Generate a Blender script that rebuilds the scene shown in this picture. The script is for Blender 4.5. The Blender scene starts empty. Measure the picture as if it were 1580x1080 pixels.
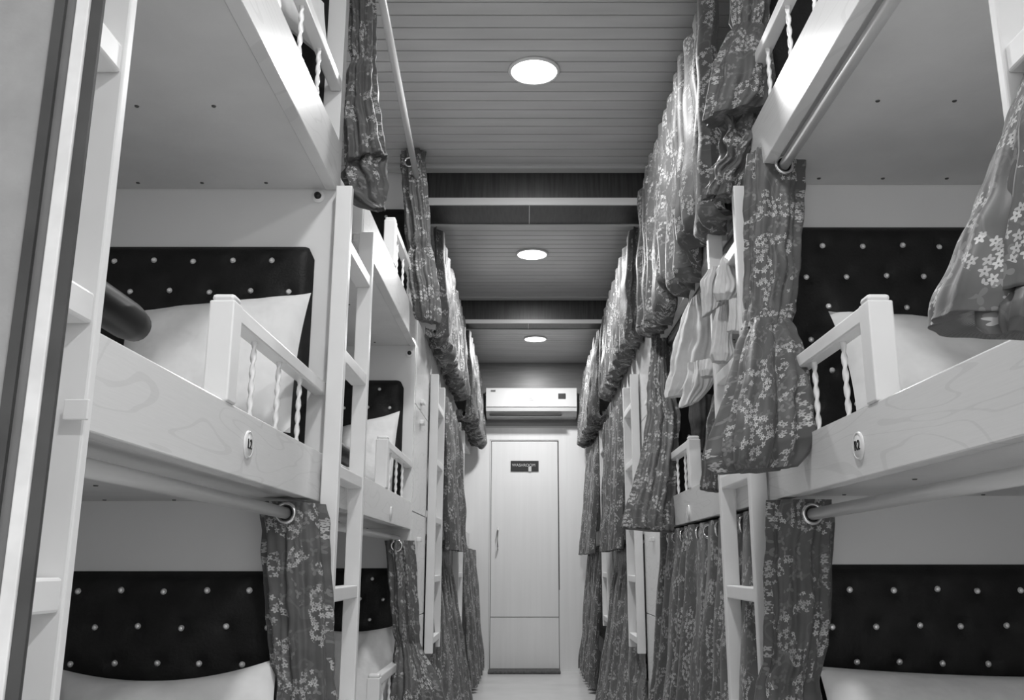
import bpy, bmesh, math, random
from mathutils import Vector, Matrix, noise
sc = bpy.context.scene
C = sc.collection
PI = math.pi

# ---------------- camera, world, exposure ----------------
F = 1400.0; TH = math.radians(13.3); VPX = 812.0; EYE = 0.853
cam_d = bpy.data.cameras.new('camera'); cam = bpy.data.objects.new('camera', cam_d); C.objects.link(cam)
cam.location = (0, 0, EYE); cam.rotation_euler = (PI/2 + TH, 0, 0)
cam_d.sensor_width = 36.0; cam_d.lens = F/1580*36.0
cam_d.shift_x = -(VPX-790)/1580.0
cam_d.clip_start = 0.02
sc.camera = cam
w = bpy.data.worlds.new('world'); sc.world = w; w.use_nodes = True
w.node_tree.nodes['Background'].inputs[0].default_value = (1, 1, 1, 1)
w.node_tree.nodes['Background'].inputs[1].default_value = 1.5
sc.view_settings.view_transform = 'Standard'; sc.view_settings.look = 'None'
sc.view_settings.gamma = 1.0; sc.view_settings.exposure = 0.0
LAMP_W = 16.5

CEIL = 2.593; FLOOR = 0.0; YEND = 7.85
def at(px, py, Y=None, X=None, Z=None):
    """real-world point seen at photo pixel px,py on the plane Y=, X= or Z= (absolute metres)"""
    u = (px-VPX)/F; v = (540-py)/F
    d = Vector((u, math.cos(TH)-v*math.sin(TH), math.sin(TH)+v*math.cos(TH)))
    if Y is not None: k = Y/d.y
    elif X is not None: k = X/d.x
    else: k = (Z-EYE)/d.z
    return Vector((d.x*k, d.y*k, EYE+d.z*k))

# ---------------- materials ----------------
def mat(name, col, rough=0.5, metal=0.0, spec=0.5):
    m = bpy.data.materials.new(name); m.use_nodes = True
    b = m.node_tree.nodes['Principled BSDF']
    c = (col, col, col, 1) if not isinstance(col, tuple) else col
    b.inputs['Base Color'].default_value = c; b.inputs['Roughness'].default_value = rough
    b.inputs['Metallic'].default_value = metal; b.inputs['Specular IOR Level'].default_value = spec
    return m
class NT:
    def __init__(s, m): s.t = m.node_tree; s.b = s.t.nodes['Principled BSDF']
    def n(s, typ, **kw):
        x = s.t.nodes.new(typ)
        for k, v in kw.items(): setattr(x, k, v)
        return x
    def l(s, a, b): s.t.links.new(a, b)
    def math(s, op, a, b=None, c=None):
        x = s.n('ShaderNodeMath', operation=op)
        for i, v in enumerate((a, b, c)):
            if v is None: continue
            if isinstance(v, (int, float)): x.inputs[i].default_value = v
            else: s.l(v, x.inputs[i])
        return x.outputs[0]
    def mixc(s, f, a, b):
        x = s.n('ShaderNodeMix', data_type='RGBA')
        if isinstance(f, (int, float)): x.inputs[0].default_value = f
        else: s.l(f, x.inputs[0])
        for i, v in ((6, a), (7, b)):
            if isinstance(v, (int, float)): x.inputs[i].default_value = (v, v, v, 1)
            else: s.l(v, x.inputs[i])
        return x.outputs[2]
    def coord(s, kind='Object', scale=(1, 1, 1), rot=(0, 0, 0)):
        t = s.n('ShaderNodeTexCoord'); mp = s.n('ShaderNodeMapping')
        mp.inputs['Scale'].default_value = scale; mp.inputs['Rotation'].default_value = rot
        s.l(t.outputs[kind], mp.inputs[0]); return mp.outputs[0]
    def noise(s, vec, scale, detail=3, rough=0.5, dist=0.0):
        x = s.n('ShaderNodeTexNoise'); x.inputs['Scale'].default_value = scale
        x.inputs['Detail'].default_value = detail; x.inputs['Roughness'].default_value = rough
        x.inputs['Distortion'].default_value = dist; s.l(vec, x.inputs['Vector']); return x.outputs[0]
    def bump(s, h, strength, dist=0.01):
        x = s.n('ShaderNodeBump'); x.inputs['Strength'].default_value = strength; x.inputs['Distance'].default_value = dist
        s.l(h, x.inputs['Height']); s.l(x.outputs[0], s.b.inputs['Normal'])

def mottled(name, a, b, scale, rough, bump=0.0, coordscale=(1, 1, 1), detail=3, spec=0.5, dist=0.0, bscale=None):
    m = mat(name, a, rough, spec=spec); t = NT(m); v = t.coord('Object', coordscale)
    f = t.noise(v, scale, detail, dist=dist)
    r = t.n('ShaderNodeMapRange'); r.inputs[1].default_value = .35; r.inputs[2].default_value = .65; t.l(f, r.inputs[0])
    t.l(t.mixc(r.outputs[0], a, b), t.b.inputs['Base Color'])
    if bump: t.bump(t.noise(v, bscale or scale, 2), bump)
    return m

M_wall = mottled('white_laminate_wall', .72, .76, 2.5, .22, bump=.25, bscale=5)
M_paint = mottled('white_gloss_paint', .78, .82, 9, .35, bump=.04)
M_under = mottled('pale_plywood_underside', .66, .72, 6, .5, bump=.08, detail=5, bscale=40)
M_ceil = mottled('grey_pvc_ceiling_plank', .48, .55, 1.6, .30, coordscale=(1.0, 6, 1), spec=.5)
M_groove = mat('ceiling_groove', .05, .7)
M_beam = mottled('dark_wood_veneer', .012, .035, 10, .35, coordscale=(9, 1, .5), detail=5)
M_strip = mat('satin_white_strip', .55, .35)
M_floor = mottled('pale_vinyl_floor', .60, .68, 3, .25, bump=.02)
M_leather = mottled('black_leatherette', .013, .020, 14, .5, bump=.12, bscale=140, spec=.18)
M_vinyl = mat('black_vinyl', .004, .45, spec=.2)
M_linen = mottled('white_bed_linen', .74, .80, 20, .85, bump=.5, bscale=18, spec=.2)
M_cloth = mottled('pale_cotton_cloth', .55, .68, 14, .85, bump=.4, bscale=30, spec=.2)
M_greycloth = mottled('dark_grey_cloth', .035, .08, 14, .9, bump=.4, bscale=30, spec=.2)
M_dark = mat('black_plastic', .012, .4)
M_metal = mat('brushed_metal', .55, .25, 1.0)
M_tube = mat('grey_tube', .16, .4)
M_rod = mat('pale_tube_metal', .62, .32, 0.0)
M_door = mottled('white_door_laminate', .80, .83, 3, .25, bump=.03, coordscale=(9, 1, .4), bscale=6)
M_endwall = mottled('brown_grey_panel', .19, .23, 6, .35, coordscale=(.6, 1, 8))
M_ac = mat('white_ac_plastic', .66, .35)
M_knob = mat('white_knob', .8, .2)
M_greypanel = mottled('pale_grey_door_panel', .26, .31, 30, .5, bump=.06, detail=6, bscale=160)
M_seal = mottled('dark_grey_seal', .035, .055, 20, .5)
M_alu = mottled('mid_grey_track', .12, .16, 18, .4)
M_white_edge = mottled('worn_white_edge', .62, .72, 40, .45)
M_crystal = mat('crystal_button', .85, .2, 0.3)
M_chrome = mat('chrome_eyelet', .7, .18, 1.0)
M_mat = mottled('grey_door_mat', .08, .13, 60, .9, bump=.3, bscale=200)
M_plaque = mat('white_plaque', .8, .25)
M_ink = mat('black_ink', .01, .5)
M_screw = mat('dull_screw', .12, .45, .6)

# board laminate: white with faint open wood figure
M_board = mat('white_woodgrain_laminate', .66, .24); t = NT(M_board)
v = t.coord('Object', (1, .9, 5)); nz = t.noise(v, 1.7, 2, .5, .8)
ring = t.math('SINE', t.math('MULTIPLY', nz, 55.0))
ln = t.math('GREATER_THAN', ring, .93)
fine = t.noise(t.coord('Object', (1, 2, 60)), 8, 3)
c1 = t.mixc(fine, .70, .78); c2 = t.mixc(t.math('MULTIPLY', ln, .16), c1, .40)
t.l(c2, t.b.inputs['Base Color'])

# floral curtain
M_floral = mat('floral_satin_fabric', .08, .5, spec=.22); t = NT(M_floral)
uv = t.n('ShaderNodeTexCoord').outputs['UV']
wob = t.n('ShaderNodeTexNoise', noise_dimensions='2D'); wob.inputs['Scale'].default_value = 22; t.l(uv, wob.inputs['Vector'])
def flower(scale, npet, base, amp, off, rand=.85):
    mp = t.n('ShaderNodeMapping'); mp.inputs['Scale'].default_value = (scale, scale, 1); mp.inputs['Location'].default_value = (off, off*.7, 0)
    t.l(uv, mp.inputs[0])
    vo = t.n('ShaderNodeTexVoronoi', voronoi_dimensions='2D'); vo.inputs['Scale'].default_value = 1.0; vo.inputs['Randomness'].default_value = rand
    t.l(mp.outputs[0], vo.inputs['Vector'])
    sub = t.n('ShaderNodeVectorMath', operation='SUBTRACT'); t.l(mp.outputs[0], sub.inputs[0]); t.l(vo.outputs['Position'], sub.inputs[1])
    sp = t.n('ShaderNodeSeparateXYZ'); t.l(sub.outputs[0], sp.inputs[0])
    r = vo.outputs['Distance']
    ang = t.math('ARCTAN2', sp.outputs[1], sp.outputs[0])
    sc_ = t.n('ShaderNodeSeparateColor'); t.l(vo.outputs['Color'], sc_.inputs[0])
    co = t.math('COSINE', t.math('ADD', t.math('MULTIPLY', ang, float(npet)), t.math('MULTIPLY', sc_.outputs[0], 6.28)))
    rad = t.math('ADD', t.math('MULTIPLY', co, amp), base)
    inside = t.math('LESS_THAN', r, rad)
    core = t.math('LESS_THAN', r, base*.22)
    return inside, core, sc_.outputs[1]
def nmask(scale, thr, off):
    mp = t.n('ShaderNodeMapping'); mp.inputs['Location'].default_value = (off, off, 0); t.l(uv, mp.inputs[0])
    x = t.n('ShaderNodeTexNoise', noise_dimensions='2D'); x.inputs['Scale'].default_value = scale; x.inputs['Detail'].default_value = 1
    t.l(mp.outputs[0], x.inputs['Vector']); return x.outputs[0], t.math('GREATER_THAN', x.outputs[0], thr)
fl, core, rn = flower(72, 5, .36, .12, 0)
lf, _, rn2 = flower(40, 3, .26, .17, 3.3)
_, m1 = nmask(15, .545, 0); _, m2 = nmask(13, .47, 9.0)
vn, _ = nmask(9, .5, 21.0)
vine = t.math('LESS_THAN', t.math('ABSOLUTE', t.math('SUBTRACT', vn, .5)), .009)
flm = t.math('MULTIPLY', t.math('MULTIPLY', fl, m1), t.math('SUBTRACT', 1.0, core))
lfm = t.math('MULTIPLY', lf, m2)
basec = t.mixc(wob.outputs[0], .075, .125)
c = t.mixc(t.math('MULTIPLY', vine, .5), basec, .15)
c = t.mixc(t.math('MULTIPLY', lfm, .75), c, t.mixc(rn2, .13, .23))
c = t.mixc(t.math('MULTIPLY', flm, .92), c, t.mixc(rn, .32, .50))
t.l(c, t.b.inputs['Base Color'])
t.b.inputs['Sheen Weight'].default_value = .08

M_emit = bpy.data.materials.new('lit_diffuser'); M_emit.use_nodes = True
nt = M_emit.node_tree; b = nt.nodes['Principled BSDF']
b.inputs['Base Color'].default_value = (.8, .8, .8, 1); b.inputs['Emission Color'].default_value = (1, 1, 1, 1); b.inputs['Emission Strength'].default_value = 6.0

# ---------------- mesh helpers ----------------
class MB:
    def __init__(s): s.v = []; s.f = []; s.uv = []; s.smooth = False
    def face(s, idx, uvs=None): s.f.append(tuple(idx)); s.uv.append(uvs)
    def box(s, x0, x1, y0, y1, z0, z1, bev=0.0):
        x0, x1 = min(x0, x1), max(x0, x1)
        if bev > 0:
            bm = bmesh.new(); bmesh.ops.create_cube(bm, size=1.0)
            for q in bm.verts: q.co = Vector(((x0+x1)/2+q.co.x*(x1-x0), (y0+y1)/2+q.co.y*(y1-y0), (z0+z1)/2+q.co.z*(z1-z0)))
            bmesh.ops.bevel(bm, geom=list(bm.edges), offset=min(bev, (x1-x0)*.45, (y1-y0)*.45, (z1-z0)*.45), segments=2, profile=.5, affect='EDGES')
            s.add_bm(bm); bm.free(); return s
        o = len(s.v)
        s.v += [Vector(p) for p in ((x0,y0,z0),(x1,y0,z0),(x1,y1,z0),(x0,y1,z0),(x0,y0,z1),(x1,y0,z1),(x1,y1,z1),(x0,y1,z1))]
        for q in ((0,3,2,1),(4,5,6,7),(0,1,5,4),(1,2,6,5),(2,3,7,6),(3,0,4,7)): s.face([o+i for i in q])
        return s
    def add_bm(s, bm):
        bm.verts.ensure_lookup_table(); o = len(s.v); bm.verts.index_update()
        s.v += [q.co.copy() for q in bm.verts]
        for f in bm.faces: s.face([o+q.index for q in f.verts])
    def tube(s, pts, r, n=12, cap=True, twist=0.0):
        pts = [Vector(p) for p in pts]; o = len(s.v); rs = r if isinstance(r, (list, tuple)) else [r]*len(pts)
        for i, p in enumerate(pts):
            d = (pts[min(i+1, len(pts)-1)]-pts[max(i-1, 0)]).normalized()
            a = d.cross(Vector((0, 0, 1)));
            if a.length < 1e-3: a = Vector((1, 0, 0))
            a.normalize(); b = d.cross(a)
            for k in range(n):
                th = 2*PI*k/n; s.v.append(p+(a*math.cos(th)+b*math.sin(th))*rs[i])
        for i in range(len(pts)-1):
            for k in range(n):
                s.face([o+i*n+k, o+i*n+(k+1)%n, o+(i+1)*n+(k+1)%n, o+(i+1)*n+k])
        if cap:
            s.face([o+k for k in range(n)][::-1]); s.face([o+(len(pts)-1)*n+k for k in range(n)])
        return s
    def grid(s, P, nu, nv, uvf=None, closed=False):
        """P(i,j) -> point, i<nu, j<nv"""
        o = len(s.v)
        for j in range(nv):
            for i in range(nu): s.v.append(Vector(P(i, j)))
        for j in range(nv-1):
            for i in range(nu if closed else nu-1):
                i2 = (i+1) % nu
                q = [o+j*nu+i, o+j*nu+i2, o+(j+1)*nu+i2, o+(j+1)*nu+i]
                s.face(q, [uvf(i, j), uvf(i+1, j), uvf(i+1, j+1), uvf(i, j+1)] if uvf else None)
        return s
    def mesh(s, name, m, origin=Vector((0, 0, 0)), smooth=None):
        me = bpy.data.meshes.new(name)
        me.from_pydata([tuple(p-origin) for p in s.v], [], s.f)
        if any(u is not None for u in s.uv):
            ul = me.uv_layers.new(name='UVMap'); k = 0
            for u, f in zip(s.uv, s.f):
                for c in range(len(f)):
                    ul.data[k].uv = u[c] if u else (0, 0); k += 1
        bm = bmesh.new(); bm.from_mesh(me)
        if not any(u is not None for u in s.uv): bmesh.ops.recalc_face_normals(bm, faces=bm.faces)
        bm.to_mesh(me); bm.free()
        me.materials.append(m)
        if smooth or (smooth is None and s.smooth):
            for p in me.polygons: p.use_smooth = True
        return me
ORG = {}
def org(o): return ORG.get(o.name, Vector((0, 0, 0)))
def obj(name, mb, m, parent=None, smooth=None, origin=None):
    if parent is not None: og = org(parent)
    elif origin is not None: og = Vector(origin)
    else:
        xs = [p.x for p in mb.v]; ys = [p.y for p in mb.v]; zs = [p.z for p in mb.v]
        og = Vector(((min(xs)+max(xs))/2, (min(ys)+max(ys))/2, min(zs)))
    me = mb.mesh(name, m, og, smooth)
    o = bpy.data.objects.new(name, me); C.objects.link(o)
    if parent is not None: o.parent = parent
    else: o.location = og
    ORG[o.name] = og
    return o
def place(name, me, loc, parent, rot=None):
    """shared-mesh small part at world loc"""
    o = bpy.data.objects.new(name, me); C.objects.link(o); o.parent = parent
    o.location = Vector(loc)-org(parent)
    if rot: o.rotation_euler = rot
    ORG[o.name] = Vector(loc)
    return o
def thing(name, label, cat, loc, group=None):
    o = bpy.data.objects.new(name, None); C.objects.link(o); o.location = loc; o.empty_display_size = .1
    ORG[o.name] = Vector(loc); return tag(o, label, cat, group)
def tag(o, label, cat, group=None):
    o['label'] = label; o['category'] = cat
    if group: o['group'] = group
    return o
def struct(name, mb, m, label=None, parent=None, smooth=None):
    o = obj(name, mb, m, parent, smooth); 
    if parent is None: o['kind'] = 'structure'
    if label: o['label'] = label
    return o
def text_mesh(body, size, m, name, depth=.0006):
    cu = bpy.data.curves.new('t', 'FONT'); cu.body = body; cu.size = size; cu.extrude = depth; cu.align_x = 'CENTER'; cu.align_y = 'CENTER'
    ob = bpy.data.objects.new('t', cu); C.objects.link(ob)
    dg = bpy.context.evaluated_depsgraph_get(); me = bpy.data.meshes.new_from_object(ob.evaluated_get(dg))
    me.name = name; bpy.data.objects.remove(ob); bpy.data.curves.remove(cu)
    me.materials.clear(); me.materials.append(m); return me
def lathe(prof, n=24, axis='Z'):
    mb = MB(); mb.smooth = True
    def P(i, j):
        r, h = prof[j]; a = 2*PI*i/n
        return {'Z': (r*math.cos(a), r*math.sin(a), h), 'Y': (r*math.cos(a), h, r*math.sin(a)), 'X': (h, r*math.cos(a), r*math.sin(a))}[axis]
    mb.grid(P, n, len(prof), closed=True); return mb

# ---------------- layout ----------------
SIDES = {'left': dict(s=-1, xb=.480, xo=1.30, lad=.435), 'right': dict(s=1, xb=.562, xo=1.42, lad=.517)}
TIERS = {'bottom': (.21, .325), 'middle': (.995, 1.1075), 'top': (1.778, 1.913)}
BAYS = [('nearest', .20, 2.15), ('second', 2.19, 3.84), ('third', 4.42, 5.98), ('farthest', 6.02, 7.82)]

# ---------------- room shell ----------------
struct('floor', MB().box(-1.4, 1.5, -2.2, YEND+.1, -.05, 0), M_floor)
mb = MB(); y = -2.2; prof = []
gp = .070; ys0 = 2.555 - gp*80
k = 0
def ceil_prof():
    pts = []; yy = ys0
    while yy < YEND:
        a = max(yy, -2.2)
        if yy >= -2.2:
            pts += [(yy-.0040, CEIL), (yy-.0022, CEIL+.009), (yy+.0022, CEIL+.009), (yy+.0032, CEIL)]
        yy += gp
    return [(-2.2, CEIL)]+pts+[(YEND+.1, CEIL)]
pr = ceil_prof()
mb.grid(lambda i, j: ((-1.4, 1.5)[i], pr[j][0], pr[j][1]), 2, len(pr))
mb.box(-1.4, 1.5, -2.2, YEND+.1, CEIL+.01, CEIL+.05)
struct('ceiling', mb, M_ceil)
struct('wall_left', MB().box(-1.36, -1.30, -2.2, YEND+.1, 0, CEIL), M_wall)
struct('wall_right', MB().box(1.42, 1.48, -2.2, YEND+.1, 0, CEIL), M_wall)
zsplit = at(812, 658, Y=YEND).z
struct('wall_back', MB().box(-1.3, 1.42, YEND, YEND+.06, zsplit, CEIL), M_endwall, 'brown-grey panelled upper end wall behind the air conditioner')
dx0, dx1 = at(757, 800, Y=YEND).x, at(862, 800, Y=YEND).x; dtop = at(812, 680, Y=YEND).z
mb = MB(); mb.box(-1.3, dx0, YEND, YEND+.06, 0, zsplit); mb.box(dx1, 1.42, YEND, YEND+.06, 0, zsplit); mb.box(dx0, dx1, YEND, YEND+.06, dtop, zsplit)
struct('wall_end', mb, M_door, 'white laminate end wall around the door')
struct('trim_1', MB().box(-1.3, 1.42, YEND-.004, YEND, zsplit-.012, zsplit+.004, 0), M_strip)

# beams (dark, with a pale strip along the lower front edge)
def beam(nm, y0, y1, zf, zs):
    b = struct(nm, MB().box(-.49, .572, y0, y1, zs+.004, CEIL+.004), M_beam, 'dark veneered ceiling beam')
    struct('edge_strip', MB().box(-.49, .572, y0-.006, y0+.004, zs, zf, .001), M_strip, parent=b)
    struct('rear_moulding', MB().box(-.49, .572, y1, y1+.02, zs+.0, zs+.012), M_strip, parent=b)
    struct('top_moulding', MB().box(-1.3, 1.42, y0-.05, y0, CEIL-.012, CEIL+.001), M_strip, parent=b)
    struct('centre_joint', MB().box(.012, .016, y0, y1, zs+.002, zs+.006), M_strip, parent=b)
beam('trim_2', 3.82, 4.06, 2.459, 2.424)
beam('trim_3', 5.86, 6.02, 2.447, 2.420)

# partitions between bays
for side, S in SIDES.items():
    s = S['s']; xb = S['xb']
    for y0 in (2.15, 3.84, 5.98):
        struct('wall_partition_'+side, MB().box(s*(xb+.002), s*S['xo'], y0, y0+.04, 0, CEIL), M_wall)
    for y0 in (2.15, 3.84, 5.98):   # slim edge post covering the partition end, above the top board
        pass

# ---------------- end door ----------------
d1 = struct('door_1', MB().box(dx0+.004, dx1-.004, YEND+.008, YEND+.045, .02, dtop-.004, .003), M_door, 'white laminate washroom door')
struct('door_gap', MB().box(dx0, dx1, YEND+.046, YEND+.05, .0, dtop), M_dark, parent=d1)
zz = at(812, 952, Y=YEND).z
struct('panel_line', MB().box(dx0+.006, dx1-.006, YEND+.006, YEND+.009, zz-.002, zz+.002), M_alu, parent=d1)
struct('frame_bead', MB().box(dx0-.012, dx0-.006, YEND-.003, YEND, 0, dtop+.01).box(dx0-.012, dx1+.006, YEND-.003, YEND, dtop+.004, dtop+.01), M_strip, parent=d1)
struct('hinge_gap', MB().box(dx1-.004, dx1+.004, YEND-.002, YEND+.01, at(0, 910, Y=YEND).z, dtop), M_seal, parent=d1)
h0, h1 = at(768, 848, Y=YEND), at(768, 815, Y=YEND)
struct('door_handle', MB().tube([(h0.x, YEND+.004, h0.z), (h0.x, YEND-.035, h0.z+.02), (h0.x, YEND-.035, h1.z-.02), (h0.x, YEND+.004, h1.z)], .007), M_metal, parent=d1)
a, b_ = at(788, 711, Y=YEND), at(831, 727, Y=YEND)
sg = struct('sign', MB().box(a.x, b_.x, YEND-.002, YEND+.010, b_.z, a.z, .001), M_dark, parent=d1); sg['label'] = 'black door sign with white capitals'
tm = text_mesh('WASHROOM', .034, M_strip, 'lettering')
o = place('lettering', tm, ((a.x+b_.x)/2-.008, YEND-.0035, (a.z+b_.z)/2+.006), sg, (PI/2, 0, 0))
struct('torn_corner', MB().box(at(815, 0, Y=YEND).x, at(819, 0, Y=YEND).x, YEND-.004, YEND-.002, b_.z-.002, b_.z+.04), M_strip, parent=sg)
m0, m1_ = at(754, 1033, Y=YEND), at(864, 1045, Y=YEND)
tag(obj('door_mat', MB().box(m0.x, m1_.x, YEND-.20, YEND-.01, 0.0, .022, .006), M_mat), 'grey strip mat lying on the floor across the foot of the far door', 'door mat')

# ---------------- air conditioner ----------------
ax0, ax1 = at(750, 620, Y=7.64).x, at(890, 620, Y=7.64).x; az1 = at(812, 597, Y=7.64).z; az0 = at(812, 640, Y=7.64).z
ac = thing('air_conditioner', 'white wall-mounted split air conditioner above the far door', 'air conditioner', ((ax0+ax1)/2, YEND, az0))
H = az1-az0
prof = [(YEND, az1), (7.68, az1), (7.65, az1-.008), (7.64, az1-.03), (7.638, az0+H*.28), (7.648, az0+H*.14), (7.675, az0+.015), (7.72, az0-.005), (YEND, az0-.01)]
mb = MB()
for X in (ax0, ax1): 
    o_ = len(mb.v); mb.v += [Vector((X, p[0], p[1])) for p in prof]; mb.face([o_+i for i in range(len(prof))])
n = len(prof)
for i in range(n): mb.face([i, (i+1) % n, n+(i+1) % n, n+i])
obj('housing', mb, M_ac, ac)
obj('air_slot', MB().box(ax0+.03, ax1-.13, 7.652, 7.70, az0+.000, az0+.012), M_dark, ac)
obj('front_seam', MB().box(ax0+.004, ax1-.004, 7.634, 7.645, az0+H*.275, az0+H*.29), M_alu, ac)
q = at(867, 611, Y=7.637); obj('display', MB().box(q.x-.032, q.x+.032, 7.633, 7.640, q.z-.024, q.z+.022, .002), M_dark, ac)
q = at(761, 603, Y=7.64); obj('sticker', MB().box(q.x-.02, q.x+.02, 7.637, 7.6405, q.z-.008, q.z+.008), M_alu, ac)
q = at(819, 614, Y=7.64); obj('emblem', MB().box(q.x-.022, q.x+.022, 7.635, 7.6405, q.z-.018, q.z-.013).box(q.x-.016, q.x+.016, 7.635, 7.6405, q.z-.005, q.z+.014), M_strip, ac)
obj('dark_side_gap', MB().box(ax0-.05, ax0-.012, 7.70, YEND, az0-.01, az1-.05), M_seal, ac)  # shade of the gap beside the housing, put in as a dark block

# ---------------- ceiling lights ----------------
lp = [at(824, 108, Z=CEIL), at(821, 391, Z=CEIL), at(826, 522, Z=CEIL)]
lab = ['round white ceiling light nearest the camera, large oval in front of the first dark beam',
       'round white ceiling light between the two dark beams', 'small-looking round ceiling light beyond the second dark beam, nearest the air conditioner',
       'round ceiling light above the first bunks, out of the picture at the top', 'added unseen fill light behind the camera on the right, brightening the left side']
lp += [Vector((lp[0].x, lp[0].y-1.98, CEIL)), Vector((.95, -1.15, CEIL))]  # last one is an added unseen lamp, stronger, to brighten the left side
ring_me = lathe([(.083, 0), (.092, 0), (.094, -.006), (.088, -.012), (.083, -.010)], 40).mesh('rim', M_ac, smooth=True)
dif_me = lathe([(.0001, -.009), (.05, -.009), (.083, -.008), (.083, -.001), (.0001, -.001)], 40).mesh('diffuser', M_emit, smooth=False)
for p, l in zip(lp, lab):
    t_ = thing('ceiling_light', l, 'ceiling light', (p.x, p.y, CEIL), 'round ceiling lights along the corridor')
    place('rim', ring_me, p, t_); place('diffuser', dif_me, p, t_)
    ld = bpy.data.lights.new('lamp_glow', 'AREA'); ld.shape = 'DISK'; ld.size = .16; ld.energy = LAMP_W*(2.3 if p.x > .5 else 1.3 if p.y > 4 else 1.0)
    lo = bpy.data.objects.new('lamp_glow', ld); C.objects.link(lo); lo.parent = t_; lo.location = (0, 0, -.0135)

# ---------------- bunks ----------------
def rounded_panel(x0, x1, y, th, z0, z1, r, corner_side, dimples, res=.011):
    """tufted upholstered panel facing -Y"""
    mb = MB(); mb.smooth = True
    nx = int((x1-x0)/res)+1; nz = int((z1-z0)/res)+1
    def P(i, j):
        x = x0+(x1-x0)*i/(nx-1); z = z0+(z1-z0)*j/(nz-1)
        # round the top corner on the corridor side
        cx = x1 if corner_side > 0 else x0
        dx = abs(x-cx)
        if dx < r and z > z1-r:
            e = r-dx; z = min(z, z1-r+math.sqrt(max(0, r*r-e*e)))
        edge = min(x-x0, x1-x, z1-z)
        bul = th*(1-math.exp(-max(edge, 0)/.012))
        for (a, c) in dimples:
            d2 = (x-a)**2+(z-c)**2
            if d2 < .004: bul -= .010*math.exp(-d2/.00022)
        return (x, y-bul, z)
    mb.grid(P, nx, nz)
    return mb
screw_me = lathe([(.0001, -.002), (.004, -.002), (.005, 0)], 10).mesh('screw', M_screw)
crystal = lathe([(.0001, -.011), (.004, -.0105), (.007, -.007), (.0085, -.003), (.0075, 0), (.0001, 0)], 9, 'Y').mesh('crystal_button', M_crystal, smooth=False)
def spindle_mesh():
    mb = MB(); H_ = .165; n = 8; L = 34
    def P(i, j):
        z = H_*j/(L-1); a = 2*PI*i/n; tw = j*.55
        r = .0048*(1+.32*math.cos(2*(a-tw)))
        return (r*math.cos(a), r*math.sin(a), z)
    mb.grid(P, n, L, closed=True); return mb.mesh('spindle', M_paint, smooth=True)
spin_me = spindle_mesh()
plq_me = {s: lathe([(.0001, s*.003), (.020, s*.003), (.0225, 0)], 28, 'X').mesh('number_plaque', M_plaque) for s in (-1, 1)}
rimq_me = {s: lathe([(.0200, s*.003), (.0225, s*.0045), (.0245, 0)], 28, 'X').mesh('plaque_rim', M_knob, smooth=True) for s in (-1, 1)}
where = {('nearest'): 'nearest the camera', 'second': 'in the second bay beyond the first ladder', 'third': 'in the third bay past the locker', 'farthest': 'in the farthest bay by the end wall'}
def berth(side, tier, bay, y0, y1):
    S = SIDES[side]; s = S['s']; xb = S['xb']; z0, z1 = TIERS[tier]
    yb0 = y0 if not (bay == 'second' and tier == 'top') else 2.52
    r = thing('bunk_berth', f'white {tier} berth on the {side} side, {where[bay]}', 'bunk bed', (s*(xb+.4), (y0+y1)/2, z0), 'bunk berths along the corridor')
    obj('side_board', MB().box(s*xb, s*(xb+.030), yb0, y1-.001, z0, z1, .002), M_board, r)
    if yb0 != y0:
        obj('end_block', MB().box(s*(xb+.002), s*(xb+.045), yb0-.01, yb0+.02, z0+.02, z1, .002), M_paint, r)
    obj('bed_base', MB().box(s*(xb+.031), s*(S['xo']-.002), y0+.002, y1-.002, z0+(.015 if side == 'right' else .003), z0+.040), M_under, r)
    if bay in ('nearest', 'second'):
        for yy in ([1.28, 1.72, 2.11] if bay == 'nearest' else [2.5, 3.2, 3.78]):
            for xx in (.17, .33, .49, .66):
                place('screw', screw_me, (s*(xb+xx), yy, z0+(.015 if side == 'right' else .003)), r)
    # guard rail at the head end
    if bay in ('nearest', 'second', 'third'):
        ya = y1-.70; xr = xb+.015; rt = z1+.170
        g = obj('guard_rail', MB().box(s*(xr-.014), s*(xr+.016), ya+.02, y1-.003, rt-.030, rt, .004), M_paint, r)
        mb = MB(); mb.box(s*(xr-.018), s*(xr+.024), ya-.022, ya+.022, z1-.0, rt-.002, .003)
        mb.box(s*(xr-.016), s*(xr+.022), ya-.018, ya+.020, rt-.003, rt+.010, .006)
        obj('newel_post', mb, M_paint, r)
        for q in range(3 if bay != 'third' else 2):
            place('spindle', spin_me, (s*(xr), ya+.155+q*.17, z1-.004), r)
    if tier == 'middle' and bay in ('nearest', 'second'):
        if side == 'left': pp = at(382, 686, X=-xb) if bay == 'nearest' else at(603, 792, X=-xb)
        else: pp = at(1326, 688, X=xb) if bay == 'nearest' else at(1063, 790, X=xb)
        pq = place('number_plaque', plq_me[-s], (s*(xb-.0003), pp.y, pp.z), r)
        place('plaque_rim', rimq_me[-s], (s*(xb-.0003), pp.y, pp.z), pq)
        if bay == 'nearest':
            tx = text_mesh('L2' if side == 'left' else 'R2', .024, M_ink, 'lettering')
            tx_o = place('lettering', tx, (s*(xb-.0042), pp.y, pp.z), pq, (PI/2, 0, -s*PI/2))
    return r
for bi, (bay, y0, y1) in enumerate(BAYS):
    for side in SIDES:
        for tier in TIERS: berth(side, tier, bay, y0, y1)

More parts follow.
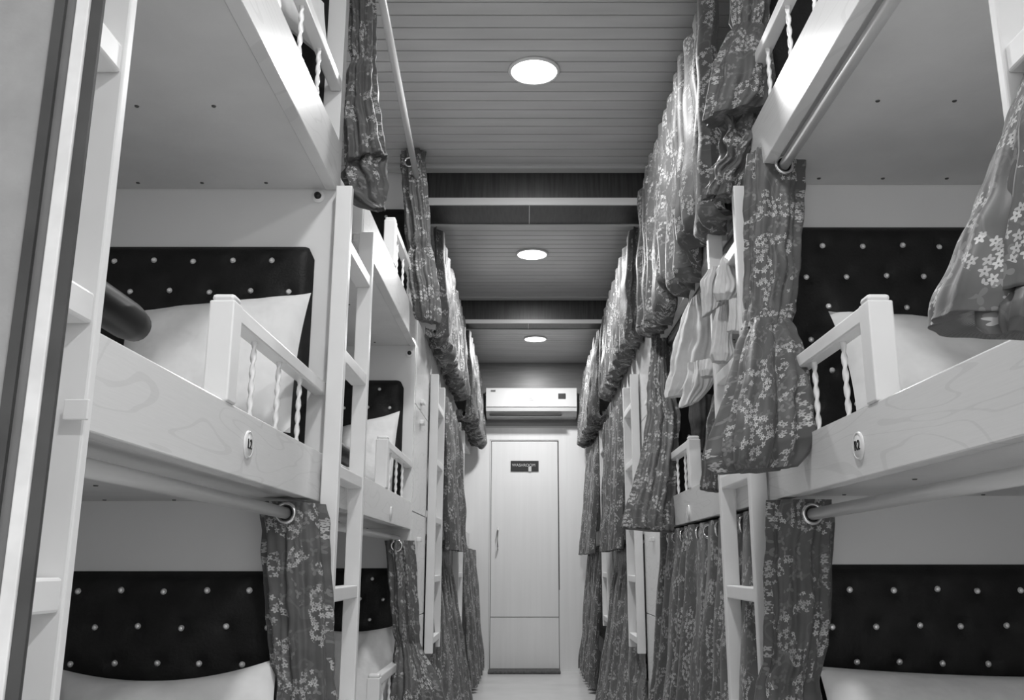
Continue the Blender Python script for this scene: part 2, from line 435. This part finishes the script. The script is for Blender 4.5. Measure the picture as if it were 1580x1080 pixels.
# headboards with crystal buttons
for bay, yw in (('nearest', 2.15), ('second', 3.84)):
    for side, S in SIDES.items():
        s = S['s']
        for tier, (z0, z1) in TIERS.items():
            if bay == 'second' and tier == 'bottom' and side == 'right': continue
            top = z1 + (.5185 if side == 'left' else .570)
            if tier == 'bottom': top = .838 if side == 'left' else .853
            if tier == 'top': top = z1+.50
            bot = z0+.041
            xa, xc = (-1.285, -.527) if side == 'left' else (.60, 1.405)
            if bay == 'second' and side == 'right': xa = .57
            dm = []; row = 0; zz_ = top-(.043 if side == 'left' else .056)
            while zz_ > z1+.06:
                if side == 'left':
                    x_ = -.631 if row % 2 == 0 else -.582
                    while x_ > xa+.03: dm.append((x_+random.Random(row*91+int(x_*1000)).uniform(-.004, .004), zz_)); x_ -= .0965
                else:
                    x_ = .735 if row % 2 == 0 else .688
                    while x_ < xc-.03: dm.append((x_+random.Random(row*91+int(x_*1000)).uniform(-.004, .004), zz_)); x_ += .0975
                zz_ -= .079; row += 1
            wl = {'nearest': 'nearest the camera', 'second': 'seen past the first ladder'}[bay]
            hb = thing('headboard', f'black tufted headboard with crystal buttons, {tier} berth on the {side}, {wl}', 'headboard', ((xa+xc)/2, yw, bot), 'tufted black headboards')
            obj('upholstered_panel', rounded_panel(xa, xc, yw-.002, .026, bot, top, .035, 1 if side == 'left' else -1, dm), M_leather, hb)
            for (a, c) in dm:
                place('crystal_button', crystal, (a, yw-.0145, c+random.Random(int(a*1e4)).uniform(-.003, .003)), hb)

# mattresses and pillows
def mattress(side, tier, bay, y0, y1):
    S = SIDES[side]; s = S['s']; z0, z1 = TIERS[tier]
    mb = MB(); mb.smooth = True
    xa, xb_ = S['xb']+.042, S['xo']-.006
    bm = bmesh.new(); bmesh.ops.create_cube(bm, size=1)
    zb, zt = z0+.0405, z1+.03
    for q in bm.verts: q.co = Vector((s*(xa+xb_)/2+q.co.x*(xb_-xa), (y0+y1-.03)/2+q.co.y*(y1-y0-.035), (zb+zt)/2+q.co.z*(zt-zb)))
    bmesh.ops.bevel(bm, geom=list(bm.edges), offset=.025, segments=3, affect='EDGES'); mb.add_bm(bm); bm.free()
    tag(obj('mattress', mb, M_linen), f'mattress in a white sheet, {tier} {side} berth, {where[bay]}', 'mattress', 'white sheeted mattresses')
for bay, y0, y1 in BAYS[:2]:
    for side in SIDES:
        for tier in TIERS: mattress(side, tier, bay, y0, y1)

def pillow(name, label, corners, th=.10, seed=0, sag=0.0):
    """corners: bl, br, tr, tl world points; puffed between"""
    mb = MB(); mb.smooth = True; n = 26
    bl, br, tr, tl = [Vector(c) for c in corners]
    nrm = (br-bl).cross(tl-bl).normalized()
    for sgn in (1, -1):
        def P(i, j):
            u = i/(n-1)*2-1; v = j/(n-1)*2-1
            # pinch the sides in between the corners
            uu = u*(1-.05*(1-v*v)); vv = v*(1-.04*(1-u*u))
            a = (uu+1)/2; c = (vv+1)/2
            p = bl*(1-a)*(1-c)+br*a*(1-c)+tr*a*c+tl*(1-a)*c
            puff = (max(0, (1-u**4))*max(0, (1-v**4)))**.62
            w_ = noise.noise(Vector((u*2.2+seed, v*2.2, seed*1.7)))*.010*puff
            cr = noise.noise(Vector((u*6+seed*3, v*5, 4.4)))*.004*puff
            return p+nrm*(sgn*(th/2)*puff+w_+cr)+Vector((0, 0, -sag*(1-u*u)*(.5+.5*v)))
        mb.grid(P, n, n)
    return tag(obj(name, mb, M_linen), label, 'pillow', 'white pillows leaning on headboards')
pillow('pillow', 'white pillow on the middle left berth nearest the camera, behind the guard rail', [at(160, 650, Y=1.90), at(448, 668, Y=1.95), at(480, 452, Y=2.07), at(195, 484, Y=2.05)], .11, 1)
pillow('pillow', 'white pillow on the bottom left berth nearest the camera, top edge in view', [at(90, 1290, Y=1.90), at(430, 1290, Y=1.90), at(428, 1015, Y=2.05), at(85, 1030, Y=2.05)], .11, 2, .030)
pillow('pillow', 'white pillow on the middle right berth nearest the camera, behind the guard rail', [at(1322, 640, Y=1.90), at(1640, 640, Y=1.90), at(1600, 520, Y=2.04), at(1278, 480, Y=2.05)], .13, 3)
pillow('pillow', 'white pillow on the bottom right berth nearest the camera, top edge in view', [at(1300, 1290, Y=1.90), at(1680, 1290, Y=1.90), at(1680, 1045, Y=2.05), at(1262, 1028, Y=2.05)], .11, 4)
pillow('pillow', 'white pillow on the middle left berth seen past the first ladder', [at(520, 735, Y=3.66), at(604, 765, Y=3.66), at(617, 634, Y=3.77), at(520, 660, Y=3.77)], .09, 5)
pillow('pillow', 'white pillow on the bottom left berth seen past the first ladder', [at(505, 1120, Y=3.60), at(602, 1120, Y=3.60), at(613, 964, Y=3.77), at(503, 972, Y=3.77)], .10, 6, .008)
pillow('pillow', 'white pillow on the top left berth nearest the camera, glimpsed through the spindles', [at(415, 20, Y=2.02), at(510, 95, Y=2.0), at(500, 5, Y=2.07), at(405, -90, Y=2.07)], .10, 7)
pillow('pillow', 'white pillow on the top left berth beyond the first ladder, a corner in view', [at(548, 372, Y=2.62), at(566, 368, Y=2.75), at(561, 305, Y=2.78), at(540, 305, Y=2.64)], .05, 8)
# black bolster
p0 = at(209, 499, Y=1.27)
tag(obj('bolster', (lambda m: (setattr(m, 'smooth', True), m.tube([(p0.x, .75, p0.z+.004), (p0.x, .8, p0.z+.003), (p0.x, 1.1, p0.z), (p0.x, 1.24, p0.z-.003), (p0.x, 1.272, p0.z-.004), (p0.x, 1.286, p0.z-.005), (p0.x, 1.292, p0.z-.005)], [.012, .025, .027, .0275, .023, .014, .003], 20))[1])(MB()), M_vinyl), 'black rounded bolster lying on the middle left berth beside the near ladder', 'bolster')

# ---------------- ladders ----------------
def ladder(side, y0, y1, label, ztop=1.775, zbot=.45, th=.025, wd=.040):
    S = SIDES[side]; s = S['s']; x0 = S['lad']; x1 = x0+wd
    r = thing('ladder', label, 'ladder', (s*(x0+.02), (y0+y1)/2, zbot), 'white bunk ladders')
    for yy in (y0, y1-th):
        obj('stile', MB().box(s*x0, s*x1, yy, yy+th, zbot, ztop, .0025), M_paint, r)
    z = zbot+.055
    while z < ztop-.02:
        obj('rung', MB().box(s*(x0+.003), s*(x1+.004), y0+th+.0005, y1-th-.0005, z-.016, z+.016, .003), M_paint, r)
        z += .28
    return r
lads = {}
for side in SIDES:
    lads[side] = ladder(side, .535, .90, f'white wooden ladder at the {side} edge of the picture, nearest the camera', zbot=.49, ztop=2.5, th=.015, wd=.05)
    ladder(side, 2.112, 2.462, f'white wooden ladder on the {side} between the first and second bunk bays')
    ladder(side, 4.42, 4.80, f'white wooden ladder on the {side} just beyond the lockers')
    ladder(side, 6.00, 6.40, f'farthest white wooden ladder on the {side}, close to the end door')
q = at(102, 628, Y=.85)
obj('latch', MB().box(q.x-.012, q.x+.012, .868, .8725, q.z-.009, q.z+.011, .001), M_paint, lads['left'])

# ---------------- lockers ----------------
for side, S in SIDES.items():
    s = S['s']; xb = S['xb']; y0, y1 = 3.885, 4.415
    r = thing('locker', f'tall white locker with small latched doors on the {side}, between second and third bays', 'locker', (s*(xb+.25), (y0+y1)/2, 0), 'white lockers')
    obj('body', MB().box(s*(xb+.016), s*(xb+.5), y0, y1, 0, 1.92), M_paint, r)
    for k_, (za, zb_) in enumerate(((.05, .63), (.634, 1.07), (1.074, 1.53), (1.534, 1.91))):
        d = obj('door', MB().box(s*xb, s*(xb+.015), y0+.004, y1-.004, za, zb_, .0015), M_board, r)
        zk = (za+.05, zb_-.11, zb_-.05, za+.04)[k_]
        obj('knob', MB().box(s*(xb-.018), s*(xb+.001), 4.06, 4.12, zk-.010, zk+.010, .004), M_knob, d)
    obj('gap', MB().box(s*(xb+.004), s*(xb+.015), y0+.006, y1-.006, .04, 1.915), M_dark, r)

# ---------------- rods ----------------
def rod(label, pts, r=.0125, m=M_rod):
    return tag(obj('curtain_rod', (lambda q: (setattr(q, 'smooth', True), q.tube(pts, r, 16))[1])(MB()), m), label, 'curtain rod', 'curtain rods under the bunk boards')
# ---------------- curtains ----------------
def hsh(*a): return noise.noise(Vector(a))
def bunch(name, label, st, seed=0, npl=9, amp=.16, parent=None, m=None, cat='curtain', group='gathered floral curtains', sub=7, rough=.006):
    """lofted gathered cloth. st: rows (xL,yL,xR,yR,Ydepth,halfdepth) in photo pixels on the plane of that depth"""
    st = [tuple(map(float, q)) for q in st]
    rows = []
    for a, b in zip(st[:-1], st[1:]):
        for k in range(sub):
            f = k/sub; f2 = f*f*(3-2*f)*.5+f*.5
            rows.append([a[i]+(b[i]-a[i])*f2 for i in range(6)])
    rows.append(list(st[-1])); n = 96; mb = MB(); mb.smooth = True
    data = []; L = 0; prev = None
    for q in rows:
        pl = at(q[0], q[1], Y=q[4]); pr_ = at(q[2], q[3], Y=q[4]); c = (pl+pr_)/2
        if prev is not None: L += (c-prev).length
        prev = c; data.append((pl, pr_, q[5], L))
    W = max((d[1]-d[0]).length for d in data)
    def P(i, j):
        pl, pr_, hb, l = data[j]; a = 2*PI*i/n; c = (pl+pr_)/2; hx = (pr_-pl)/2
        an = a + .35*hsh(l*4, seed, 0)
        f = 1+amp*math.sin(npl*an+1.6*hsh(l*3, seed+5, 1)+seed)+amp*.55*math.sin((npl*2+3)*an+seed*2+2*hsh(l*4.2, seed, 2))
        f += .05*hsh(math.cos(a)*2+seed, math.sin(a)*2, l*14)
        p = c+hx*math.cos(a)*min(f, 1.12)+Vector((0, hb*math.sin(a)*f, 0))
        p += Vector((hsh(p.x*22, p.y*22, p.z*22+seed), hsh(p.z*20, p.x*20+seed, p.y*18), 0))*rough
        return p
    uw = W*2.6
    hbm = sum(d[2] for d in data)/len(data); cum = [0.0]; pp = None
    for k in range(n*4+1):
        a = 2*PI*k/(n*4); q_ = Vector((W*.5*math.cos(a), hbm*math.sin(a), 0))
        if pp is not None: cum.append(cum[-1]+(q_-pp).length)
        pp = q_
    def au(i): return cum[i*4]
    uw = 1.25
    mb.grid(P, n, len(data), lambda i, j: (au(i)*uw+seed*.37, -data[min(j, len(data)-1)][3]+seed*.21), closed=True)
    # close the bottom a little way up inside
    o = len(mb.v); cen = (data[-1][0]+data[-1][1])/2+Vector((0, 0, .02)); mb.v.append(cen); base = (len(data)-1)*n
    for i in range(n): mb.face([base+i, base+(i+1) % n, o], [(0, 0), (.02, 0), (.01, .02)])
    if parent is not None: return obj(name, mb, m or M_floral, parent)
    ob = obj(name, mb, m or M_floral); 
    return tag(ob, label, cat, group)

def eyelet(loc, parent, r=.024, axis='Y', rot=None, big=True):
    me = bpy.data.meshes.get('eyelet_me')
    if me is None:
        pr2 = [(.020+.0045*math.cos(a), .0045*math.sin(a)) for a in [2*PI*k/10 for k in range(11)]]
        me = lathe(pr2, 28, 'Y').mesh('eyelet_me', M_chrome, smooth=True)
    e_ = place('eyelet', me, loc, parent, rot)
    if big:
        m2 = bpy.data.meshes.get('opening_me') or lathe([(.0001, .002), (.0185, .002)], 24, 'Y').mesh('opening_me', M_dark)
        o2 = bpy.data.objects.new('eyelet_opening', m2); C.objects.link(o2); o2.parent = e_
    return e_

def sheet(label, side, y0, y1, ztop, zbot, xt, xbm, npl, amp=.028, seed=0, hem=None, eye=True, flare=(0, 0), bfrom=0.0, slantf=None, group='drawn floral curtains'):
    """pleated curtain drawn along the corridor; zbot(s) may be a function; hem -> hitched roll radius"""
    s = SIDES[side]['s']; nu = npl*14; nv = 34; mb = MB(); mb.smooth = True
    zb = zbot if callable(zbot) else (lambda q: zbot)
    def P(i, j):
        a = i/(nu-1); v = j/(nv-1); Y = y0+(y1-y0)*a; zt = ztop; z = zt+(zb(a)-zt)*v
        ph = 2*PI*npl*a+1.5*hsh(a*5, seed, v*.8)
        A = amp*(.75+.35*v)*(1+.4*hsh(a*9, seed+3, 0))
        q2 = max(0.0, min(1.0, (v-.57)/.2)); q2 = q2*q2*(3-2*q2)
        bf = max(min(1.0, a/bfrom)**1.5, .45*q2) if bfrom else 1.0
        x = xt+(xbm-xt)*v*bf+A*(math.sin(ph)+.25*math.sin(2.3*ph+seed))+.012*hsh(a*20, v*5, seed)
        Y += .018*math.cos(ph)*(1 if npl > 3 else 0)+.02*v*hsh(a*4, v*2, seed+8)+(v**5 if bfrom else v*v)*(flare[1]*a-flare[0]*(1-a))
        x = min(x, SIDES[side]['xb']-.005) if ztop > 2 or ztop > 1.5 or v > .01 and not eye else x
        return (s*x, Y, z+.006*hsh(a*18, seed, 1)*v)
    wU = (y1-y0)*1.9
    mb.grid(P, nu, nv, lambda i, j: (i/(nu-1)*wU+seed*.31, -(ztop-zb(min(i, nu-1)/(nu-1)))*j/(nv-1)+seed*.17))
    ob = obj('curtain', mb, M_floral); tag(ob, label, 'curtain', group)
    if hem:
        mb = MB(); mb.smooth = True; nr = 14
        def Q(i, j):
            p = P(i, nv-1); a = i/(nu-1); f = j/(nr-1)
            rr = hem*(1+.7*hsh(a*8, seed, 5)); th = PI*1.15*f
            px_ = abs(p[0])+rr*(1-math.cos(th))*.75; pz = p[2]-rr*.75*math.sin(th)
            k_ = .016*math.sin(PI*f)
            px_ = min(px_+k_*hsh(a*34, f*5, seed), SIDES[side]['xb']-.004)
            return (s*px_, p[1]+.01*hsh(a*20, f*4, seed+2), pz+k_*1.5*hsh(a*28, f*6, seed+7))
        mb.grid(Q, nu, nr, lambda i, j: (i/(nu-1)*wU+seed*.31, -(ztop-zb(min(i, nu-1)/(nu-1)))+seed*.17-j*hem*.2))
        obj('hitched_hem', mb, M_floral, ob)
    if eye:
        for k in range(npl):
            a = (k+.25)/npl
            eyelet((s*(xt+.0), y0+(y1-y0)*a, ztop-.030), ob, rot=(0, 0, (k % 2-.5)*1.6), big=False)
    return ob

# --- rods
rod('pale curtain rod under the middle left board nearest the camera', [(-.540, .25, .968), (-.530, 1.2, .966), (-.518, 2.14, .960)])
rod('pale curtain rod under the middle right board nearest the camera', [(.612, .25, .962), (.612, 2.14, .957)])
rod('grey curtain rod behind the top right board nearest the camera', [(.612, .25, 1.762), (.606, 2.14, 1.768)])
rod('curtain rod under the top right board of the second bay, carrying hung clothes', [(.612, 2.20, 1.765), (.612, 3.83, 1.765)], .021, M_tube)
rod('curtain rod under the middle right board of the second bay', [(.612, 2.20, .957), (.612, 3.83, .957)])
rod('curtain rod under the middle left board of the second bay', [(-.532, 2.20, .957), (-.532, 3.83, .957)])
ra, rb = at(588, -10, Z=2.453), at(633, 250, Z=2.453)
rod('pale curtain rod near the ceiling over the top left berth of the second bay', [(ra.x, 2.2, 2.453), (ra.x, ra.y, 2.453), (rb.x, 3.80, 2.453)])
rod('curtain rod near the ceiling over the top right berth of the second bay', [(.53, 2.2, 2.462), (.53, 3.80, 2.462)], .010)

# --- gathered curtains
c_ = bunch('curtain', 'floral curtain tied up beside the top left berth nearest the camera',
      [(540,-150,575,-150,2.26,.035), (540,-20,578,-20,2.26,.035), (541,70,578,70,2.26,.035), (543,92,577,92,2.25,.025), (539,110,579,110,2.24,.035), (536,165,584,165,2.23,.05), (534,225,590,225,2.22,.055), (535,258,593,240,2.22,.045)], 1, 8)
bunch('folded_tail', '', [(534,240,592,236,2.25,.045), (533,268,593,262,2.25,.05), (536,295,596,285,2.25,.045), (552,315,597,308,2.25,.035), (572,326,594,322,2.25,.015)], 2, 6, .22, parent=c_, rough=.02)
c_ = bunch('curtain', 'floral curtain knotted midway at the end of the left ceiling rod',
      [(619,238,655,236,3.62,.05), (621,270,658,270,3.62,.05), (625,320,661,320,3.62,.05), (628,372,663,372,3.62,.045), (632,385,664,385,3.62,.03), (629,398,668,398,3.62,.045), (634,440,675,440,3.6,.055), (639,478,679,482,3.6,.05), (642,492,678,500,3.6,.035)], 3, 8)
eyelet(at(632, 250, Y=3.56), c_)
c_ = bunch('curtain', 'floral curtain tied into a bag shape over the top right berth nearest the camera',
      [(1128,-120,1190,-120,2.10,.05), (1130,-20,1187,-20,2.10,.05), (1127,28,1184,28,2.10,.045), (1131,45,1180,42,2.10,.03), (1118,65,1184,60,2.09,.045), (1102,100,1187,90,2.08,.06), (1096,140,1191,130,2.07,.065), (1091,172,1184,160,2.07,.06), (1087,188,1172,172,2.07,.05)], 4, 7, .10)
bunch('folded_tail', '', [(1098,180,1178,165,2.13,.05), (1112,205,1178,200,2.13,.05), (1118,235,1172,225,2.13,.045), (1100,262,1150,258,2.14,.04), (1086,292,1142,290,2.15,.045), (1088,308,1138,306,2.15,.03)], 5, 7, .2, parent=c_, rough=.018)
c_ = bunch('curtain', 'floral curtain tied halfway and flaring over the middle right board nearest the camera',
      [(1158,236,1240,236,2.03,.045), (1154,262,1240,262,2.03,.045), (1153,300,1239,300,2.03,.045), (1153,400,1232,400,2.02,.045), (1150,478,1225,478,2.00,.04), (1150,500,1220,498,1.97,.028), (1148,508,1222,505,1.96,.03)], 6, 7, .10)
bunch('tied_tail', '', [(1152,494,1216,494,1.965,.025), (1143,520,1227,514,1.93,.04), (1126,600,1240,580,1.86,.06), (1106,665,1247,640,1.83,.07), (1094,702,1248,676,1.82,.075), (1100,722,1236,704,1.82,.07), (1112,730,1222,722,1.82,.06)], 16, 4, .24, parent=c_)
eyelet((.607, 1.978, 1.768), c_, rot=(0, 0, .2))
c_ = bunch('curtain', 'floral curtain gathered at the rod end, bottom right berth nearest the camera',
      [(1188,772,1280,772,2.02,.045), (1185,800,1281,800,2.02,.045), (1183,880,1279,880,2.02,.045), (1182,960,1277,960,2.02,.045), (1180,1020,1268,1020,2.02,.04), (1174,1050,1262,1050,2.02,.04), (1165,1120,1268,1120,2.0,.05), (1158,1300,1280,1300,2.0,.06)], 7, 8, .12)
eyelet((.612, 1.968, .958), c_, rot=(0, 0, .15))
c_ = bunch('curtain', 'floral curtain gathered at the rod end, bottom left berth nearest the camera',
      [(410,774,498,778,2.04,.045), (408,800,502,800,2.04,.045), (411,880,506,880,2.04,.045), (417,960,510,960,2.04,.04), (423,1020,511,1020,2.04,.04), (428,1080,514,1080,2.04,.045), (425,1300,530,1300,2.04,.06)], 8, 8, .14)
eyelet((-.519, 1.985, .961), c_, rot=(0, 0, -.15))
c_ = bunch('curtain', 'floral curtain gathered at the bottom left berth, second bay, next to the locker',
      [(597,834,638,834,3.62,.05), (598,860,640,860,3.62,.05), (602,920,643,920,3.62,.05), (608,975,646,975,3.62,.045), (613,992,648,992,3.62,.035), (610,1010,655,1010,3.6,.05), (605,1060,680,1060,3.56,.09), (598,1130,700,1130,3.52,.12), (595,1170,705,1170,3.52,.12)], 9, 8, .14)
eyelet(at(612, 842, Y=3.57), c_)
c_ = bunch('curtain', 'floral curtain hanging open and flaring, middle right berth of the second bay',
      [(1006,516,1034,516,3.74,.045), (1004,560,1032,560,3.72,.045), (1000,600,1038,600,3.68,.05), (1000,640,1047,640,3.64,.05), (993,690,1044,690,3.60,.06), (982,735,1041,735,3.56,.07), (968,785,1037,785,3.52,.08), (961,815,1036,822,3.5,.085)], 10, 7, .12)
bunch('curtain', 'short floral curtain end hanging just behind the right ladder beside a guard rail',
      [(1120,540,1150,540,2.55,.03), (1108,590,1150,590,2.55,.03), (1092,650,1130,650,2.55,.035), (1086,700,1118,700,2.55,.035), (1083,755,1109,760,2.55,.03)], 11, 6, .14)
c_ = bunch('curtain', 'floral curtain at the right picture edge, rolled hem resting on the middle board',
      [(1606,40,1660,40,.845,.03), (1580,130,1650,130,.845,.035), (1560,180,1655,180,.845,.04), (1534,250,1660,250,.845,.045), (1500,330,1665,330,.845,.05), (1472,400,1668,400,.845,.055), (1445,470,1672,470,.845,.055), (1437,494,1672,512,.845,.05)], 12, 4, .07)
bunch('front_fold', '', [(1590,120,1660,120,.805,.02), (1572,200,1660,200,.805,.022), (1556,300,1664,300,.805,.025), (1544,390,1668,390,.805,.028), (1538,452,1668,456,.805,.028)], 14, 3, .07, parent=c_, rough=.003)
bunch('rolled_hem', '', [(1548,445,1660,448,.805,.02), (1536,455,1662,458,.805,.03), (1532,475,1662,478,.805,.032), (1535,500,1662,505,.805,.03), (1545,515,1660,520,.805,.015)], 13, 5, .2, parent=c_, rough=.012)

# --- drawn curtains
def zb_r2(a):
    # hitched unevenly: low lumps near the ladder, higher in between
    Y = 2.25+1.6*a
    pts = [(2.25, 1.80), (2.48, 1.80), (2.55, 1.87), (2.72, 1.86), (2.80, 1.78), (3.02, 1.79), (3.1, 1.88), (3.25, 1.87), (3.35, 1.79), (3.6, 1.81), (3.85, 1.85)]
    for (ya, za), (yb, zb_) in zip(pts[:-1], pts[1:]):
        if Y <= yb: return za+(zb_-za)*(Y-ya)/(yb-ya)
    return pts[-1][1]
sheet('floral curtain hitched up along the top right berth of the second bay', 'right', 2.25, 3.80, 2.475, zb_r2, .525, .505, 13, .028, 20, hem=.055, eye=False)
sheet('floral curtain hitched up along the top left berth of the third bay', 'left', 4.12, 5.84, 2.45, 1.93, .43, .40, 9, .028, 21, hem=.05, eye=False)
sheet('floral curtain hitched up along the top right berth of the third bay', 'right', 4.12, 5.84, 2.45, 1.93, .52, .50, 9, .028, 22, hem=.05, eye=False)
sheet('floral curtain hitched up along the top left berth by the end wall', 'left', 6.06, 7.74, 2.45, 1.86, .41, .37, 9, .026, 23, hem=.05, eye=False)
sheet('floral curtain hitched up along the top right berth by the end wall', 'right', 6.06, 7.74, 2.45, 1.86, .51, .46, 9, .026, 24, hem=.05, eye=False)
sheet('floral curtain drawn across the middle left berth of the third bay', 'left', 4.84, 5.90, 1.75, .93, .45, .40, 7, .024, 25, eye=False)
sheet('floral curtain drawn across the middle right berth of the third bay', 'right', 4.84, 5.90, 1.75, .93, .53, .49, 7, .024, 26, eye=False)
sheet('floral curtain drawn across the middle right berth by the end wall', 'right', 6.44, 7.76, 1.75, .93, .53, .46, 7, .024, 27, eye=False)
sheet('floral curtain closed across the bottom right berth of the second bay', 'right', 2.24, 3.82, .985, .03, .575, .50, 10, .022, 28, flare=(0, .26))
sheet('floral curtain closed across the bottom left berth of the third bay', 'left', 4.46, 5.92, .97, .03, .503, .35, 9, .018, 29, eye=False, flare=(.50, .1), bfrom=.5)
sheet('floral curtain closed across the bottom right berth of the third bay', 'right', 4.46, 5.92, .97, .03, .588, .44, 9, .018, 30, eye=False, flare=(.40, .1), bfrom=.5)
sheet('floral curtain closed across the bottom left berth by the end wall', 'left', 6.42, 7.76, .97, .04, .44, .36, 8, .022, 31, eye=False)
sheet('floral curtain closed across the bottom right berth by the end wall', 'right', 6.42, 7.76, .97, .04, .53, .45, 8, .022, 32, eye=False)

# --- hanging clothes on the right
GR = 'clothes hung on the right'
bunch('hanging_cloth', 'large white cloth hung from the rod in the middle right berth, second bay', [(1066,462,1084,452,2.9,.03), (1054,490,1112,480,2.9,.03), (1044,530,1124,530,2.9,.035), (1036,575,1122,564,2.9,.04), (1029,606,1098,588,2.9,.035), (1029,614,1068,609,2.9,.02)], 41, 8, .12, m=M_cloth, cat='cloth', group=GR)
bunch('hanging_cloth', 'crumpled pale garment bundled over the upper rungs of the right ladder', [(1116,392,1136,394,2.28,.02), (1110,412,1140,412,2.27,.025), (1106,438,1142,440,2.26,.035), (1104,455,1139,460,2.26,.035), (1110,466,1130,468,2.27,.02)], 42, 5, .2, m=M_cloth, cat='cloth', group=GR, rough=.012)
bunch('hanging_cloth', 'pale garment with a ragged dark-tipped hem hung over the right ladder stile', [(1092,415,1112,415,2.40,.02), (1086,432,1114,430,2.40,.03), (1083,460,1114,458,2.40,.035), (1085,490,1108,476,2.40,.02)], 43, 5, .16, m=M_cloth, cat='cloth', group=GR, rough=.01)
bunch('hanging_cloth', 'narrow white towel hung against the nearer stile of the right ladder', [(1128,462,1146,462,2.20,.015), (1126,490,1146,490,2.20,.02), (1125,512,1145,514,2.20,.015)], 44, 5, .12, m=M_cloth, cat='cloth', group=GR)
bunch('hanging_cloth', 'white cone-shaped cloth hanging between the stiles of the right ladder', [(1106,476,1124,470,2.33,.02), (1102,510,1128,508,2.33,.025), (1097,548,1131,548,2.33,.03), (1101,558,1124,560,2.33,.02)], 47, 6, .12, m=M_cloth, cat='cloth', group=GR)
bunch('hanging_cloth', 'greyish frilled cloth low behind the large white cloth on the right', [(1066,560,1106,556,2.8,.03), (1056,600,1104,585,2.8,.035), (1050,630,1080,620,2.8,.02)], 45, 6, .2, m=M_cloth, cat='cloth', group=GR, rough=.012)
bunch('hanging_cloth', 'pale grey cloth hung just below the white cone-shaped one on the ladder', [(1080,556,1118,556,2.5,.02), (1078,572,1114,575,2.5,.03), (1082,582,1104,582,2.5,.02)], 48, 5, .15, m=M_cloth, cat='cloth', group=GR)
bunch('blanket', 'dark grey blanket hung above the guard rail in the middle right berth', [(1064,610,1100,610,3.4,.03), (1066,650,1100,650,3.4,.03), (1070,695,1090,695,3.4,.02)], 46, 4, .1, m=M_greycloth, cat='blanket', group=None)
p1 = at(532, 703, Y=2.75)
tag(obj('bolster', (lambda m: (setattr(m, 'smooth', True), m.tube([(p1.x, 2.40, p1.z+.001), (p1.x, 2.44, p1.z), (p1.x, 2.82, p1.z), (p1.x, 2.85, p1.z), (p1.x, 2.862, p1.z)], [.008, .028, .028, .02, .004], 18))[1])(MB()), M_leather), 'small black bolster on the middle left berth, glimpsed between the first ladder stiles', 'bolster')
qa, qb = at(997, 262, Y=3.80), at(1010, 288, Y=3.80)
tag(obj('junction_box', MB().box(qa.x, qb.x, 3.775, 3.813, qb.z, qa.z, .003), M_strip), 'small white junction box at the right end of the first dark beam', 'junction box')
# rod sockets on the partitions
for (px, py, Y, l) in ((491, 303, 2.148, 'black screw socket on the nearest left partition, under the top berth'), (632, 545, 3.838, 'black screw socket on the left partition past the first ladder')):
    q = at(px, py, Y=Y)
    t_ = thing('rod_socket', l, 'bracket', q)
    me1 = lathe([(.0001, -.004), (.013, -.004), (.017, 0)], 24, 'Y').mesh('flange', M_paint); place('flange', me1, q, t_)
    me2 = lathe([(.0001, -.012), (.008, -.012), (.009, -.003)], 20, 'Y').mesh('socket_cup', M_dark); place('socket_cup', me2, q, t_)

# ---------------- foreground sliding door edge at the left ----------------
Yd = .50
def xe(px): return at(px, 0, Y=Yd).x
e = [xe(85), xe(101), xe(119), xe(140), xe(158)]
d2 = struct('door_2', MB().box(e[0]-.5, e[0], Yd+.004, Yd+.034, 0, CEIL), M_greypanel, 'pale grey sliding door leaf at the left edge')
struct('rubber_seal', MB().box(e[0], e[1], Yd, Yd+.03, 0, CEIL), M_seal, parent=d2)
struct('track_strip', MB().box(e[1], e[2], Yd+.003, Yd+.026, 0, CEIL), M_alu, parent=d2)
struct('edge_strip', MB().box(e[2], e[3], Yd-.001, Yd+.011, 0, CEIL, .001), M_white_edge, parent=d2)
struct('rubber_seal', MB().box(e[3], e[4], Yd+.001, Yd+.004, 0, CEIL), M_seal, parent=d2)
